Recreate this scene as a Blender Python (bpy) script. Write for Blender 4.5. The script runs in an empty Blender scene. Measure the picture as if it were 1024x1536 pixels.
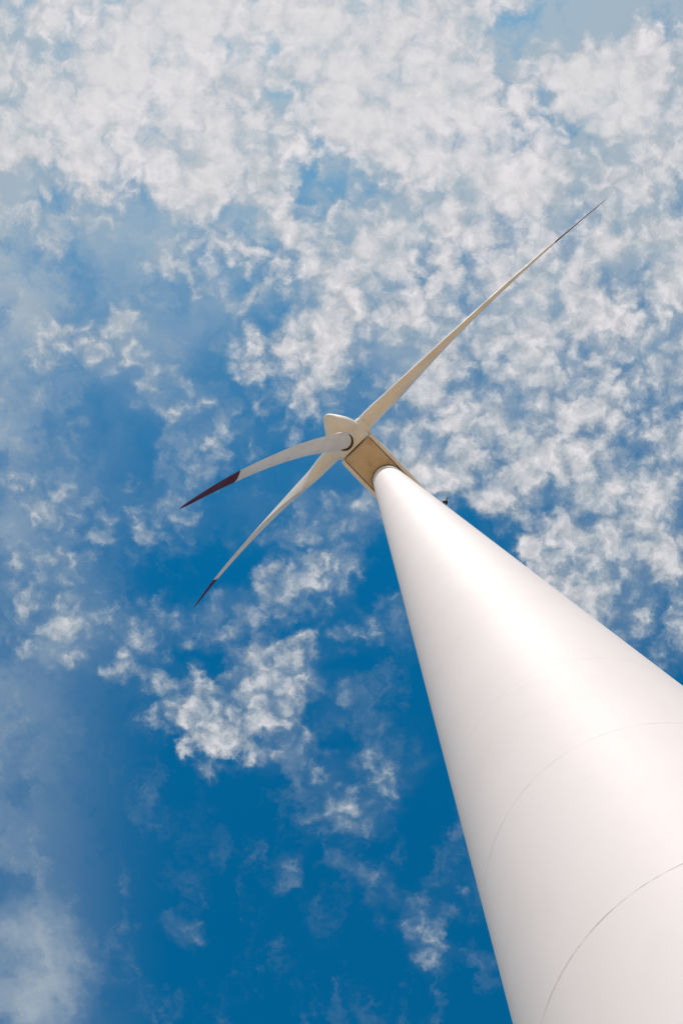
import bpy, bmesh, math, random
from mathutils import Vector, Matrix
S = bpy.context.scene
COL = S.collection
random.seed(4)
rad = math.radians

# ------------------------------------------------------------------ camera
CAM = Vector((0.0, -5.010, 0.0))                     # eye level; the ground is 1.6 m below
RT = Vector((0.83120855, 0.55583932, 0.01161853))
UP = Vector((0.55162258, -0.8271481, 0.10741766))
FW = Vector((-0.0693172, 0.08287744, 0.99414609))
FPX = 1209.0
cam = bpy.data.cameras.new('camera')
cam.sensor_fit = 'VERTICAL'; cam.sensor_height = 36.0; cam.lens = FPX / 1536 * 36
cam.clip_start = 0.05; cam.clip_end = 60000
camo = bpy.data.objects.new('camera', cam); COL.objects.link(camo)
m = Matrix((RT, UP, -FW)).transposed().to_4x4(); m.translation = CAM
camo.matrix_world = m
S.camera = camo

# ------------------------------------------------------------------ exposure
S.view_settings.view_transform = 'Standard'; S.view_settings.look = 'None'
S.view_settings.gamma = 1; S.view_settings.exposure = 0.25
S.cycles.max_bounces = 8; S.cycles.use_denoising = True

# ------------------------------------------------------------------ sun
SUN_EL = 54.0
SUN_H = Vector((0.42, -0.907, 0)).normalized()
SUN = Vector((SUN_H.x * math.cos(rad(SUN_EL)), SUN_H.y * math.cos(rad(SUN_EL)), math.sin(rad(SUN_EL))))
sl = bpy.data.lights.new('sun', 'SUN'); sl.energy = 2.9; sl.angle = rad(0.5); sl.color = (1.0, 0.935, 0.90)
so = bpy.data.objects.new('sun', sl); COL.objects.link(so)
so.rotation_euler = SUN.to_track_quat('Z', 'Y').to_euler(); so.location = (0, 0, 90)


class NT:
    """small helper to write node trees as expressions"""
    def __init__(s, tree): s.t = tree; s.n = tree.nodes; s.l = tree.links
    def sock(s, node, i, v):
        if v is None: return
        if isinstance(v, bpy.types.NodeSocket): s.l.new(v, node.inputs[i])
        else: node.inputs[i].default_value = v
    def math(s, op, a, b=None, c=None, clamp=False):
        n = s.n.new('ShaderNodeMath'); n.operation = op; n.use_clamp = clamp
        s.sock(n, 0, a); s.sock(n, 1, b); s.sock(n, 2, c); return n.outputs[0]
    def vec(s, op, a, b=None, scale=None):
        n = s.n.new('ShaderNodeVectorMath'); n.operation = op
        s.sock(n, 0, a); s.sock(n, 1, b)
        if scale is not None: s.sock(n, 3, scale)
        return n.outputs['Value'] if op in ('DOT_PRODUCT', 'LENGTH', 'DISTANCE') else n.outputs[0]
    def comb(s, x, y, z=0.0):
        n = s.n.new('ShaderNodeCombineXYZ'); s.sock(n, 0, x); s.sock(n, 1, y); s.sock(n, 2, z); return n.outputs[0]
    def sep(s, v):
        n = s.n.new('ShaderNodeSeparateXYZ'); s.sock(n, 0, v); return n.outputs
    def noise(s, v, scale, detail=6, rough=0.5, lac=2.0, dist=0.0, color=False, typ='FBM'):
        n = s.n.new('ShaderNodeTexNoise'); n.noise_type = typ
        s.sock(n, 'Vector', v); n.inputs['Scale'].default_value = scale; n.inputs['Detail'].default_value = detail
        n.inputs['Roughness'].default_value = rough; n.inputs['Lacunarity'].default_value = lac
        n.inputs['Distortion'].default_value = dist
        return n.outputs['Color'] if color else n.outputs[0]
    def voro(s, v, scale, smooth=0.5, detail=0, rough=0.5):
        n = s.n.new('ShaderNodeTexVoronoi'); n.feature = 'SMOOTH_F1'; n.voronoi_dimensions = '2D'
        s.sock(n, 'Vector', v); n.inputs['Scale'].default_value = scale; n.inputs['Smoothness'].default_value = smooth
        n.inputs['Detail'].default_value = detail; n.inputs['Roughness'].default_value = rough
        return n.outputs['Distance']
    def ramp(s, v, a, b, c=0.0, d=1.0, smooth=True):
        n = s.n.new('ShaderNodeMapRange'); n.interpolation_type = 'SMOOTHSTEP' if smooth else 'LINEAR'
        s.sock(n, 0, v); s.sock(n, 1, a); s.sock(n, 2, b); s.sock(n, 3, c); s.sock(n, 4, d); return n.outputs[0]
    def mix(s, f, a, b, mode='MIX'):
        n = s.n.new('ShaderNodeMix'); n.data_type = 'RGBA'; n.blend_type = mode
        s.sock(n, 0, f)
        for i, v in ((6, a), (7, b)):
            if isinstance(v, tuple) and len(v) == 3: v = (*v, 1)
            s.sock(n, i, v)
        return n.outputs[2]


# ------------------------------------------------------------------ world: Nishita sky with an altocumulus layer
W = bpy.data.worlds.new('World'); S.world = W; W.use_nodes = True
W.node_tree.nodes.clear(); N = NT(W.node_tree)
sky = N.n.new('ShaderNodeTexSky'); sky.sky_type = 'NISHITA'; sky.sun_disc = False
sky.sun_elevation = rad(SUN_EL); sky.sun_rotation = math.atan2(SUN_H.x, SUN_H.y)
sky.air_density = 1.0; sky.dust_density = 0.6; sky.ozone_density = 2.0; sky.altitude = 300
SKY_STRENGTH = 0.10
skycol = N.mix(1.0, sky.outputs[0], (0.01, 0.80, 1.06), 'MULTIPLY')
tc = N.n.new('ShaderNodeTexCoord')
D = tc.outputs['Generated']
dx, dy, dz = N.sep(D)
zc = N.math('MAXIMUM', dz, 0.06)
# the cloud sheet lies level over the site: direction -> point of the sheet (unit: 1 = a twelfth of its height)
gx = N.math('DIVIDE', dx, zc); gy = N.math('DIVIDE', dy, zc)
G = N.comb(gx, gy)
U = N.math('ADD', N.vec('DOT_PRODUCT', G, (RT.x * 12.09, RT.y * 12.09, 0)), 5.26)
V = N.math('SUBTRACT', 6.37, N.vec('DOT_PRODUCT', G, (UP.x * 12.09, UP.y * 12.09, 0)))
P = N.comb(U, V)


def sheet(px, py):
    d = FW + RT * ((px - 512) / FPX) - UP * ((py - 768) / FPX)
    g = Vector((d.x / d.z, d.y / d.z, 0))
    return 5.26 + 12.09 * (g.x * RT.x + g.y * RT.y), 6.37 - 12.09 * (g.x * UP.x + g.y * UP.y)


# where the layer is thick (+) or broken (-): centre, radii, turn, weight
BANKS = [
    # the big bank across the top and down the right
    (120, 90, 360, 210, -10, .62), (420, 60, 300, 140, 0, .38), (200, 240, 220, 110, 15, .36), (340, 320, 130, 110, 30, .36), (700, 110, 230, 150, 0, .52),
    (640, 280, 170, 130, 10, .34), (870, 320, 250, 230, 0, .50), (900, 540, 240, 190, 0, .46), (990, 110, 110, 140, 0, .40),
    (700, 470, 170, 130, 0, .34), (470, 450, 130, 100, -35, .44), (540, 420, 100, 90, 0, .22), (400, 600, 100, 80, 0, .40), (480, 560, 70, 60, 0, .25), (750, 640, 180, 110, 0, .34),
    (900, 740, 200, 120, 0, .34), (950, 900, 150, 140, 0, .34), (880, 850, 90, 70, 30, .20), (690, 700, 80, 60, 0, .22), (830, 830, 90, 60, 30, .22),
    (660, 640, 110, 80, 20, .30), (800, 770, 150, 90, 30, .26), (560, 510, 90, 70, 0, .22), (620, 720, 80, 60, 0, .22), (860, 960, 120, 60, 40, .22), (960, 830, 150, 110, 20, .24), (800, 690, 120, 60, 20, .12),
    # gaps in it
    (850, 40, 120, 50, -20, -.50), (790, 150, 55, 40, 0, -.30), (390, 120, 70, 50, 50, -.12), (330, 170, 40, 50, 0, -.15), (570, 260, 50, 50, 50, -.12),
    (530, 300, 110, 90, 0, .20), (80, 285, 80, 25, 15, -.30), (600, 330, 30, 50, 0, -.14), (620, 580, 50, 40, 40, -.22), (730, 800, 90, 28, 40, -.25),
    # scattered pieces on the left and below
    (30, 420, 110, 110, 0, .28), (155, 520, 95, 48, 10, .48), (255, 592, 50, 42, 0, .46), (250, 450, 90, 60, 20, .20), (45, 640, 110, 90, 0, .26),
    (295, 690, 55, 48, 0, .32), (245, 775, 70, 55, 20, .36), (80, 790, 110, 70, 0, .34), (95, 925, 85, 85, 20, .46),
    (220, 965, 80, 45, -60, .46), (262, 1050, 65, 38, -50, .46), (385, 1040, 110, 60, -42, .80), (420, 1120, 80, 45, 25, .28), (325, 1090, 50, 66, 0, .42),
    (470, 862, 75, 45, -15, .60), (340, 925, 80, 42, -20, .34), (525, 1200, 80, 62, -20, .34), (545, 1065, 60, 50, 0, .10), (600, 940, 60, 50, 0, .26), (480, 1060, 60, 60, 0, .14),
    (520, 770, 75, 50, 0, .36), (400, 780, 70, 45, 0, .24), (500, 945, 55, 42, 0, .24), (430, 1310, 44, 22, -60, .24), (272, 1395, 36, 26, 0, .27), (640, 1405, 60, 38, 60, .36),
    (600, 1130, 60, 50, 0, .16), (560, 1320, 70, 30, 30, .20), (60, 1100, 90, 120, 0, .16), (690, 1340, 60, 40, 0, .22),
]
q = N.noise(P, 1.1, 3, 0.5, color=True)
Pw = N.vec('ADD', P, N.vec('SCALE', N.vec('SUBTRACT', q, (0.5, 0.5, 0.5)), scale=0.7))
q2 = N.noise(P, 2.4, 6, 0.62, color=True)
Pw = N.vec('ADD', Pw, N.vec('SCALE', N.vec('SUBTRACT', q2, (0.5, 0.5, 0.5)), scale=0.9))
acc = None
for (bx_, by_, ra, rb, an, w) in BANKS:
    cx, cy = sheet(bx_, by_)
    mp = N.n.new('ShaderNodeMapping'); mp.vector_type = 'TEXTURE'
    N.l.new(Pw, mp.inputs[0])
    mp.inputs[1].default_value = (cx, cy, 0); mp.inputs[2].default_value = (0, 0, rad(an))
    mp.inputs[3].default_value = (ra / 100 * 1.4, rb / 100 * 1.4, 1)
    L = N.vec('DOT_PRODUCT', N.vec('MULTIPLY', mp.outputs[0], (1, 1, 0)), mp.outputs[0])
    f = N.ramp(L, 0.0, 1.0, w, 0.0)
    acc = f if acc is None else N.math('ADD', acc, f)
acc = N.math('MINIMUM', acc, N.ramp(V, 1.0, 5.0, 1.02, 0.72))
# puffs: two sizes of rounded cells with ragged fbm edges
Pp = N.vec('ADD', P, N.vec('SCALE', N.vec('SUBTRACT', q2, (0.5, 0.5, 0.5)), scale=0.60))
c1 = N.voro(Pp, 1.7, 0.7)
c2 = N.voro(Pp, 3.9, 0.6)
fb = N.noise(P, 1.1, 9, 0.58)
fine = N.noise(Pp, 6.0, 6, 0.60)
det = N.math('MULTIPLY', N.math('SUBTRACT', fb, 0.5), 1.5)
det = N.math('ADD', det, N.math('MULTIPLY', N.math('SUBTRACT', 0.40, c1), 0.62))
det = N.math('ADD', det, N.math('MULTIPLY', N.math('SUBTRACT', 0.40, c2), 0.50))
det = N.math('ADD', det, N.math('MULTIPLY', N.math('SUBTRACT', fine, 0.5), 0.72))
det = N.math('MULTIPLY', det, N.ramp(acc, 0.02, 0.30, 0.25, 1.0))
dens = N.math('ADD', acc, det)
puff = N.math('MULTIPLY', N.ramp(dens, 0.11, 0.84), N.ramp(dens, 0.15, 1.05, 0.60, 0.96))
puff = N.math('MULTIPLY', puff, N.ramp(acc, 0.05, 0.50, 0.50, 1.0))
vn = N.noise(Pw, 0.6, 6, 0.55)
# thin veil high above: round the banks, towards the sun side and on the left
left = N.math('MULTIPLY', N.ramp(N.math('ADD', U, N.math('MULTIPLY', vn, 2.2)), 3.6, 0.2), N.ramp(V, 7.0, 15.0, 0.42, 0.26))
top = N.ramp(V, 8.5, -0.5, 0.0, 0.80)
around = N.ramp(acc, 0.0, 0.75, 0.0, 0.16)
wisp = N.math('MULTIPLY', N.ramp(N.noise(N.vec('MULTIPLY', Pw, (1.0, 0.45, 1)), 1.3, 8, 0.62), 0.50, 0.80), 0.24)
around = N.math('ADD', around, wisp)
veil = N.math('MULTIPLY', N.math('ADD', N.math('ADD', left, top), around), N.ramp(vn, 0.33, 0.66, 0.30, 1.30))
cx, cy = sheet(55, 1450)
soft = N.ramp(N.vec('LENGTH', N.vec('MULTIPLY', N.vec('SUBTRACT', Pw, (cx, cy, 0)), (0.85, 0.62, 0))), 0.15, 1.05, 0.46, 0.0)
soft = N.math('MULTIPLY', soft, N.ramp(N.noise(Pw, 1.1, 6, 0.6), 0.30, 0.62, 0.55, 1.1))
veil = N.math('ADD', veil, soft)
veil = N.math('MINIMUM', veil, 0.75)
cover = N.math('SUBTRACT', 1.0, N.math('MULTIPLY', N.math('SUBTRACT', 1.0, puff), N.math('SUBTRACT', 1.0, veil)))
thick = N.ramp(N.math('ADD', dens, N.math('MULTIPLY', top, 0.4)), 0.30, 1.50)
ccol = N.mix(thick, (3.1, 3.8, 4.3), (7.6, 7.1, 7.2))
fade = N.ramp(dz, 0.04, 0.30)
cover = N.math('ADD', N.math('MULTIPLY', cover, fade), N.math('MULTIPLY', N.math('SUBTRACT', 1.0, fade), 0.5))
share = N.math('DIVIDE', puff, N.math('MAXIMUM', N.math('ADD', puff, N.math('MULTIPLY', veil, 0.8)), 0.001))
lumi = N.ramp(N.math('ADD', fine, N.math('MULTIPLY', c2, -0.35)), 0.18, 0.62, 0.80, 1.05, smooth=False)
lumi = N.math('ADD', lumi, N.math('MULTIPLY', N.math('SUBTRACT', 0.97, lumi), N.ramp(acc, 0.65, 1.15, 0.0, 0.75)))
ccol = N.mix(1.0, ccol, N.comb(lumi, lumi, lumi), 'MULTIPLY')
ccol = N.mix(share, (4.0, 4.5, 4.8), ccol)
final = N.mix(cover, skycol, ccol)
bg = N.n.new('ShaderNodeBackground'); bg.inputs[1].default_value = SKY_STRENGTH
N.l.new(final, bg.inputs[0])
wo = N.n.new('ShaderNodeOutputWorld'); N.l.new(bg.outputs[0], wo.inputs[0])


# ------------------------------------------------------------------ materials
def new_mat(name):
    mt = bpy.data.materials.new(name); mt.use_nodes = True
    t = NT(mt.node_tree); b = t.n['Principled BSDF']; return mt, t, b


def paint(name, base, dirt=0.12, rough=0.55, dirt_col=(0.34, 0.25, 0.17), scale=0.5, spec=0.22, bump=0.0):
    mt, t, b = new_mat(name)
    o = t.n.new('ShaderNodeTexCoord').outputs['Object']
    n1 = t.noise(o, scale, 3, 0.5)
    st = t.noise(t.vec('MULTIPLY', o, (1.0, 1.0, 0.25)), 1.4, 2, 0.5)
    f = t.math('MULTIPLY', t.ramp(t.math('MULTIPLY', n1, st), 0.16, 0.42), dirt)
    t.l.new(t.mix(f, base, dirt_col), b.inputs['Base Color'])
    t.l.new(t.ramp(n1, 0.3, 0.7, rough - 0.06, rough + 0.1), b.inputs['Roughness'])
    b.inputs['Specular IOR Level'].default_value = spec
    if bump:
        bp = t.n.new('ShaderNodeBump'); bp.inputs['Strength'].default_value = bump; bp.inputs['Distance'].default_value = 0.01
        t.l.new(t.noise(o, 1.3, 3, 0.5), bp.inputs['Height']); t.l.new(bp.outputs[0], b.inputs['Normal'])
    return mt


WHITE = (0.885, 0.80, 0.79)
M_BLADE = paint('blade_paint', (0.86, 0.785, 0.755), 0.22, 0.6, scale=0.35)
M_SPIN = paint('spinner_paint', (0.87, 0.79, 0.74), 0.16, 0.55, scale=0.8)
M_NAC = paint('nacelle_paint', (0.85, 0.78, 0.74), 0.16, 0.42, scale=0.7)
M_RED = paint('red_tip_paint', (0.11, 0.010, 0.016), 0.10, 0.6, dirt_col=(0.03, 0.01, 0.012), scale=0.8, spec=0.3)
M_DARK = paint('dark_rubber_gap_shade', (0.035, 0.024, 0.018), 0.3, 0.7, dirt_col=(0.10, 0.05, 0.025), scale=2)  # rubber; also colours in the shade of the blade root gaps
M_BLACK = paint('black_plastic', (0.012, 0.013, 0.016), 0.1, 0.5, scale=4)
M_STEEL = paint('galvanised_steel', (0.32, 0.32, 0.33), 0.3, 0.5, scale=5)

# nacelle floor: weathered paint, mottled at random in tan and brown
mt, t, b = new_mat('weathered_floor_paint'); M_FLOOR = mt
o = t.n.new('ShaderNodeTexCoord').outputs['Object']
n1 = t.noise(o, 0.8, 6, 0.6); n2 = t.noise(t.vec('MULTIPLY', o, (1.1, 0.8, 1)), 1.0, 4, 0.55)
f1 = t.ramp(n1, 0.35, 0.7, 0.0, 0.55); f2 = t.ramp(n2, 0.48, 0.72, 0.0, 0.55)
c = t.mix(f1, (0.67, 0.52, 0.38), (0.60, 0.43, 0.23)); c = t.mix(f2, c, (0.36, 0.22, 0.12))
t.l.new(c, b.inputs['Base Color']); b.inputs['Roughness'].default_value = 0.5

# tower: rolled steel cans, welded every two metres
TOWER_RINGS = 4.805 + 1.6
mt, t, b = new_mat('tower_paint'); M_TOWER = mt
tcn = t.n.new('ShaderNodeTexCoord'); o = tcn.outputs['Object']
ox, oy, oz = t.sep(o)
nl = t.noise(o, 0.35, 6, 0.6); nf = t.noise(o, 3.0, 6, 0.6)
ang = t.math('ARCTAN2', oy, ox)
cyl = t.comb(t.math('MULTIPLY', ang, 1.6), oz)
ph = t.math('SUBTRACT', t.math('MODULO', t.math('ADD', t.math('SUBTRACT', oz, TOWER_RINGS), 101.5), 2.02), 0.505)
# 101.5 = 50*2.02+0.5, so the weld sits at phase -0.005..
dist = t.math('ABSOLUTE', t.math('ADD', ph, 0.005))
wv = t.noise(cyl, 2.2, 4, 0.7)
vis = t.ramp(wv, 0.38, 0.62, 0.12, 0.60)
vis = t.math('MULTIPLY', vis, t.ramp(oz, 6.5, 12.5, 1.0, 0.20))
weld = t.math('MULTIPLY', t.ramp(dist, 0.0025, 0.008, 1.0, 0.0), vis)
speck = t.ramp(t.noise(cyl, 16, 2, 0.5), 0.76, 0.80, 0.0, 0.5)
scr = t.ramp(t.noise(t.vec('MULTIPLY', cyl, (1.2, 26, 1)), 1.1, 3, 0.6), 0.73, 0.78, 0.0, 0.22)
col = t.mix(t.ramp(nl, 0.35, 0.72, 0.0, 0.14), WHITE, (0.62, 0.52, 0.45))
col = t.mix(t.ramp(nf, 0.5, 0.8, 0.0, 0.10), col, (0.60, 0.50, 0.44))
col = t.mix(t.math('MAXIMUM', speck, scr), col, (0.45, 0.36, 0.30))
col = t.mix(weld, col, (0.20, 0.16, 0.14))
t.l.new(col, b.inputs['Base Color'])
b.inputs['Roughness'].default_value = 0.62
b.inputs['Specular IOR Level'].default_value = 0.22
bp = t.n.new('ShaderNodeBump'); bp.inputs['Strength'].default_value = 0.25; bp.inputs['Distance'].default_value = 0.02
hh = t.math('MULTIPLY', t.ramp(dist, 0.0, 0.02, 0.25, 0.0), vis)
t.l.new(hh, bp.inputs['Height']); t.l.new(bp.outputs[0], b.inputs['Normal'])

mt, t, b = new_mat('dry_ground'); M_GROUND = mt
o = t.n.new('ShaderNodeTexCoord').outputs['Object']
g1 = t.noise(o, 0.03, 8, 0.6); g2 = t.noise(o, 1.5, 8, 0.65)
c = t.mix(t.ramp(g1, 0.35, 0.65), (0.46, 0.31, 0.17), (0.36, 0.27, 0.13)); c = t.mix(t.ramp(g2, 0.4, 0.7, 0.0, 0.6), c, (0.54, 0.38, 0.22))
t.l.new(c, b.inputs['Base Color']); b.inputs['Roughness'].default_value = 0.95
mt, t, b = new_mat('concrete'); M_CONC = mt
o = t.n.new('ShaderNodeTexCoord').outputs['Object']
t.l.new(t.mix(t.noise(o, 3, 8, 0.7), (0.30, 0.28, 0.25), (0.46, 0.43, 0.39)), b.inputs['Base Color']); b.inputs['Roughness'].default_value = 0.9


# ------------------------------------------------------------------ mesh helpers
def link(name, bm, mat, parent=None, matrix=None, smooth=True, sharp=35):
    bmesh.ops.recalc_face_normals(bm, faces=bm.faces)
    me = bpy.data.meshes.new(name); bm.to_mesh(me); bm.free()
    me.materials.append(mat)
    if smooth:
        for p in me.polygons: p.use_smooth = True
        me.set_sharp_from_angle(angle=rad(sharp))
    ob = bpy.data.objects.new(name, me); COL.objects.link(ob)
    if parent: ob.parent = parent
    if matrix is not None: ob.matrix_local = matrix
    return ob


def loft(bm, rings, cap0=True, cap1=True):
    vs = [[bm.verts.new(p) for p in r] for r in rings]
    n = len(rings[0])
    for a, b_ in zip(vs[:-1], vs[1:]):
        for i in range(n):
            j = (i + 1) % n
            bm.faces.new((a[i], a[j], b_[j], b_[i]))
    if cap0: bm.faces.new(list(reversed(vs[0])))
    if cap1: bm.faces.new(vs[-1])
    return bm


def lathe(bm, prof, n=64, axis='Z', caps=True, org=(0, 0, 0)):
    rings = []
    for (r, h) in prof:
        rg = []
        for i in range(n):
            a = 2 * math.pi * i / n
            if axis == 'Z': p = (r * math.cos(a), r * math.sin(a), h)
            else: p = (r * math.cos(a), h, r * math.sin(a))
            rg.append((p[0] + org[0], p[1] + org[1], p[2] + org[2]))
        rings.append(rg)
    return loft(bm, rings, caps, caps)


def box(bm, x0, x1, y0, y1, z0, z1):
    r = bmesh.ops.create_cube(bm, size=1)
    for v in r['verts']:
        v.co = Vector(((x0 + x1) / 2 + v.co.x * (x1 - x0), (y0 + y1) / 2 + v.co.y * (y1 - y0), (z0 + z1) / 2 + v.co.z * (z1 - z0)))


def tube(bm, a, b_, r, n=12, r2=None):
    a, b_ = Vector(a), Vector(b_); d = (b_ - a).normalized()
    u = d.orthogonal().normalized(); w = d.cross(u); r2 = r2 or r
    loft(bm, [[tuple(p + (u * math.cos(t_) + w * math.sin(t_)) * rr) for t_ in [2 * math.pi * i / n for i in range(n)]]
              for p, rr in ((a, r), (b_, r2))])


# ------------------------------------------------------------------ setting
GZ = -1.6
bm = bmesh.new()
bmesh.ops.create_circle(bm, cap_ends=True, radius=20000, segments=96)
for v in bm.verts: v.co.z = GZ
g = link('ground', bm, M_GROUND, smooth=False); g['kind'] = 'structure'

# ------------------------------------------------------------------ the turbine
ZT = 60.497; R0, R1 = 1.650, 1.15
turb = bpy.data.objects.new('wind_turbine', None); COL.objects.link(turb); turb.location = (0, 0, GZ)
turb['label'] = 'tall white wind turbine seen from below with three red tipped blades against the cloudy sky'
turb['category'] = 'wind turbine'
HT = ZT - GZ                                          # tower height over the ground

bm = bmesh.new()
prof = [(R0 + 0.05, 0.28), (R0 + 0.05, 0.36)]
zs = [0.36 + i * (HT - 0.385) / 60 for i in range(61)]
prof += [(R0 + (R1 - R0) * z / HT, z) for z in zs]
lathe(bm, prof, 160)
tower = link('tower', bm, M_TOWER, turb, Matrix.Translation((0, 0, 0)), sharp=40)
# object z of the tower counts from the ground; seams are given from eye level

bm = bmesh.new(); lathe(bm, [(2.6, -0.3), (2.6, 0.22), (2.52, 0.28), (0.5, 0.28)], 72)
link('foundation', bm, M_CONC, turb, sharp=30)
# door on the far side of the tower, with its frame and steps
da = rad(75)
dm = Matrix.Rotation(da, 4, 'Z')
bm = bmesh.new()
def arc_panel(bm, r_in, r_out, w, z0, z1, n=10, corner=0.3):
    pts = []
    for i in range(9): pts.append((w - corner + corner * math.cos(math.pi / 2 * i / 8), z1 - corner + corner * math.sin(math.pi / 2 * i / 8)))
    top = pts + [(-x, z) for x, z in reversed(pts)]
    bot = [(-w, z0 + .02), (-w + .05, z0), (w - .05, z0), (w, z0 + .02)]
    outl = top + bot
    loft(bm, [[(math.sqrt(max(rr * rr - x * x, 0)), x, z) for x, z in outl] for rr in (r_in, r_out)])
arc_panel(bm, R0 - .1, R0 + .03, .50, .9, 3.1)
door_frame = link('door_frame', bm, M_STEEL, tower, dm)
bm = bmesh.new(); arc_panel(bm, R0 - .08, R0 + .045, .42, .98, 3.02)
dr = link('door', bm, M_NAC, tower, dm)
bm = bmesh.new()
for i in range(3):
    box(bm, R0 + .02 + .28 * (2 - i), R0 + .30 + .28 * (2 - i) - .004, -.5, .5, .28, .46 + .2 * i)
link('steps', bm, M_STEEL, turb, dm, smooth=False)
# yaw ring between the tower and the nacelle
bm = bmesh.new(); lathe(bm, [(R1 - .06, HT - .2), (R1 + .03, HT - .13), (R1 + .055, HT - .09), (R1 + .055, HT + .05)], 96)
link('yaw_ring', bm, M_DARK, turb)

# nacelle frame, local Y = upwind, X = side
YAW = rad(-10.325)
nh = Vector((math.sin(YAW), -math.cos(YAW), 0)); side = Vector((math.cos(YAW), math.sin(YAW), 0))
# right-handed frame with Y = nh, Z = up  ->  X = nh x up = -side
NM = Matrix((-side, nh, Vector((0, 0, 1)))).transposed().to_4x4()
NM.translation = Vector((0, 0, HT))


def nac_section(w, top, zb=0.0):
    # half outline from the bottom lip outwards and up over the roof
    h = [(w * 0.80, zb), (w * 0.87, zb + .015), (w * 0.94, zb + .09), (w * 0.985, zb + .28), (w, zb + .6), (w * .995, zb + 1.2),
         (w * .97, top * .72), (w * .90, top * .86), (w * .76, top * .95), (w * .5, top * .99), (w * .2, top)]
    return h + [(-x, z) for x, z in reversed(h)]


stations = [(3.40, 1.52, 2.62, .0), (3.37, 1.585, 2.72, 0), (3.2, 1.615, 2.78, 0), (1.5, 1.63, 2.85, 0), (-1.5, 1.62, 2.85, 0), (-3.6, 1.58, 2.80, 0),
            (-4.9, 1.50, 2.70, .08), (-5.45, 1.36, 2.5, .25), (-5.65, 1.1, 2.2, .5)]
bm = bmesh.new()
# closed shell whose underside is recessed 12 cm behind the lips
rings = []
for (y, w, top, zb) in stations:
    h = nac_section(w, top, zb); x0 = w * .80
    rings.append([(x, y, z) for x, z in h] + [(-x0 + .012, y, zb + .12), (x0 - .012, y, zb + .12)])
loft(bm, rings)
nac = link('nacelle', bm, M_NAC, turb, NM, sharp=28)
bm = bmesh.new()
box(bm, -1.235, 1.235, -4.75, 3.34, 0.035, 0.10)
bmesh.ops.bevel(bm, geom=bm.edges[:], offset=.012, segments=2, affect='EDGES')
link('nacelle_floor', bm, M_FLOOR, nac, sharp=30)
bm = bmesh.new()
box(bm, -1.305, 1.305, -4.80, 3.36, 0.105, 0.118)
link('floor_seal', bm, M_DARK, nac, smooth=False)
# hatch and drain in the floor
bm = bmesh.new(); box(bm, -.38, .38, -4.3, -3.3, .012, .05); bmesh.ops.bevel(bm, geom=bm.edges[:], offset=.01, segments=1, affect='EDGES')
link('floor_hatch', bm, M_NAC, nac, smooth=False)
# inspection covers and a row of screws on the floor
bm = bmesh.new()
box(bm, -.95, -.45, 1.75, 2.45, .018, .05); bmesh.ops.bevel(bm, geom=bm.edges[:], offset=.01, segments=1, affect='EDGES')
link('inspection_cover', bm, M_FLOOR, nac, smooth=False)
# roof hatch
bm = bmesh.new(); box(bm, -.5, .5, -2.6, -1.4, 2.80, 2.90); bmesh.ops.bevel(bm, geom=bm.edges[:], offset=.03, segments=2, affect='EDGES')
link('roof_hatch', bm, M_NAC, nac)
# wind sensor at the tail: an arm over the side (local -X is the photo's right)
bm = bmesh.new()
tube(bm, (-.9, -4.62, 2.45), (-2.02, -4.62, 2.62), .035)
tube(bm, (-.9, -4.62, 2.3), (-.9, -4.62, 2.6), .05)
sa = link('sensor_arm', bm, M_STEEL, nac)
bm = bmesh.new()
tube(bm, (-2.02, -4.62, 2.55), (-2.02, -4.62, 2.95), .055)
lathe(bm, [(.06, 2.78), (.17, 2.82), (.20, 2.92), (.20, 3.10), (.16, 3.2), (.05, 3.24)], 20, org=(-2.02, -4.62, 0))
tube(bm, (-2.02, -4.62, 3.0), (-2.30, -4.50, 3.0), .02)
box(bm, -2.42, -2.24, -4.53, -4.47, 2.9, 3.12)
link('wind_sensor', bm, M_BLACK, sa)

# rotor frame
TILT = rad(5)
n = (nh * math.cos(TILT) + Vector((0, 0, 1)) * math.sin(TILT)).normalized()
up = side.cross(n)
if up.z < 0: up = -up
HUB = nh * 4.235 + Vector((0, 0, HT + 1.349))
RM = Matrix((-side, n, up)).transposed().to_4x4(); RM.translation = HUB
# spinner: ogive, local Y forward, 0 at blade axes
sp = [(1.30, -.84), (1.375, -.82), (1.40, -.76), (1.405, -.5), (1.405, 0.0), (1.385, .35), (1.33, .72), (1.22, 1.08), (1.06, 1.42), (.86, 1.74),
      (.64, 2.06), (.47, 2.28), (.36, 2.41), (.25, 2.51), (.14, 2.575), (.03, 2.602)]
bm = bmesh.new(); lathe(bm, sp, 72, 'Y')
spin = link('spinner', bm, M_SPIN, turb, RM, sharp=35)
bm = bmesh.new(); lathe(bm, [(.9, -.96), (1.12, -.95), (1.12, -.80), (.9, -.80)], 48, 'Y')
link('rotor_shaft_seal', bm, M_DARK, spin)

# blade
BL = 31.945; CONE = rad(-3.962); DEFL = 1.985; ROOT = 1.74
ST = [  # s, chord, thickness ratio, twist deg, blend to airfoil
    (ROOT / BL, 1.26, 1.0, 17, 0), (.080, 1.26, 1.0, 17, 0), (.105, 1.5, .80, 17, .15), (.135, 2.0, .56, 17, .5), (.16, 2.36, .43, 16.5, .82),
    (.185, 2.46, .38, 15, .97), (.22, 2.28, .39, 12, 1), (.25, 2.08, .41, 9.5, 1), (.29, 1.82, .42, 6, 1), (.33, 1.63, .42, 3, 1), (.40, 1.42, .40, -1, 1),
    (.50, 1.22, .36, -4.5, 1), (.62, .98, .32, -6.5, 1), (.75, .80, .25, -8.5, 1), (.80, .74, .21, -9, 1),
    (.86, .62, .19, -9, 1), (.91, .49, .19, -9, 1), (.95, .35, .27, -8, 1), (.98, .23, .27, -8, 1), (.993, .13, .27, -8, 1), (1.0, .04, .3, -8, 1)]
TIP0 = 0.785


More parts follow.
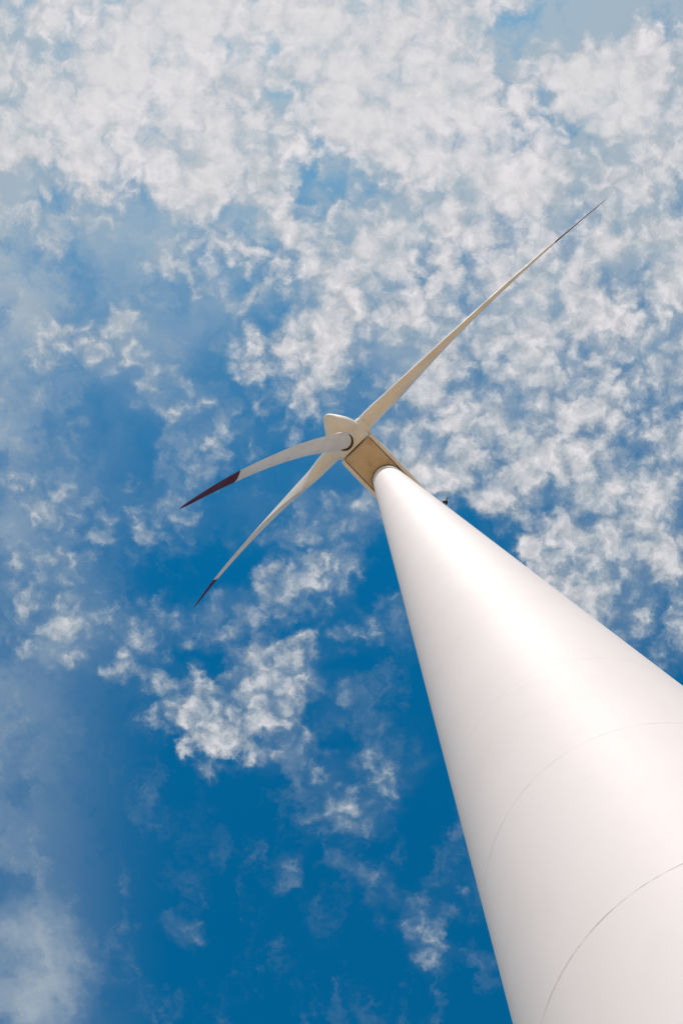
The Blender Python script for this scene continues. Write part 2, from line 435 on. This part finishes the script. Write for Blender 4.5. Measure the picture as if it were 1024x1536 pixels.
def lerp_st(s):
    for a, b_ in zip(ST[:-1], ST[1:]):
        if s <= b_[0] + 1e-9:
            f = (s - a[0]) / (b_[0] - a[0]); return [x + (y - x) * f for x, y in zip(a, b_)]
    return list(ST[-1])


def section(s, n_=36):
    _, c, th, tw, bl = lerp_st(s); be = rad(tw)
    out = []
    off = -(s * BL * math.tan(CONE) + DEFL * s * s)
    for i in range(n_):
        a = 2 * math.pi * i / n_
        xc = (1 - math.cos(a)) / 2                     # 0 = leading edge
        sg = 1 if math.sin(a) >= 0 else -1
        yt = 5 * th * (.2969 * math.sqrt(xc) - .126 * xc - .3516 * xc ** 2 + .2843 * xc ** 3 - .1036 * xc ** 4)
        ax = c * (.30 - xc); ay = c * (sg * yt * (1.05 if sg < 0 else .85) - .030 * 4 * xc * (1 - xc))
        rr = .63
        cx, cy = rr * math.cos(a), rr * math.sin(a)
        X = cx + (ax - cx) * bl; Y = cy + (ay - cy) * bl
        x = X * math.cos(be) - Y * math.sin(be); y = X * math.sin(be) + Y * math.cos(be)
        out.append((-x, y + off, s * BL))
    return out


def blade_mesh(s0, s1, k):
    bm = bmesh.new()
    ss = [s0 + (s1 - s0) * i / k for i in range(k + 1)]
    if s1 >= 1: ss = sorted(set(ss + [.975, .985, .993, .997]))
    loft(bm, [section(s) for s in ss])
    return bm


def blade_frame(k):
    ph = rad(70.879 + 120 * k)
    r = up * math.cos(ph) + side * math.sin(ph)
    t_ = up * math.sin(ph) - side * math.cos(ph)
    M = Matrix((t_, n, r)).transposed().to_4x4(); M.translation = HUB
    return M


root_lab = 'slender white blade with a dark red tip'
b0 = link('rotor_blade', blade_mesh(ROOT / BL, TIP0, 60), M_BLADE, turb, blade_frame(0), sharp=60)
t0 = link('blade_tip', blade_mesh(TIP0, 1.0, 24), M_RED, b0, sharp=60)
bm = bmesh.new()   # blade collar: a short open tube on the spinner, dark seal in it also paints the gap's shade
lathe(bm, [(.70, 1.05), (.78, 1.06), (.785, 1.60), (.77, 1.665), (.735, 1.69), (.69, 1.67), (.67, 1.60), (.67, 1.05)], 48)
col0 = link('blade_collar', bm, M_SPIN, spin, RM.inverted() @ blade_frame(0), sharp=40)
bm = bmesh.new(); lathe(bm, [(.3, 1.4), (.672, 1.4), (.672, 1.56), (.645, 1.58), (.645, 1.70), (.60, 1.735), (.3, 1.735)], 48)
seal_shade0 = link('blade_seal_shade', bm, M_DARK, spin, RM.inverted() @ blade_frame(0), sharp=40)
for k in (1, 2):
    b_ = b0.copy(); COL.objects.link(b_); b_.parent = turb; b_.matrix_local = blade_frame(k)
    t_ = t0.copy(); COL.objects.link(t_); t_.parent = b_
    for src in (col0, seal_shade0):
        c_ = src.copy(); COL.objects.link(c_); c_.parent = spin
        c_.matrix_local = RM.inverted() @ blade_frame(k)
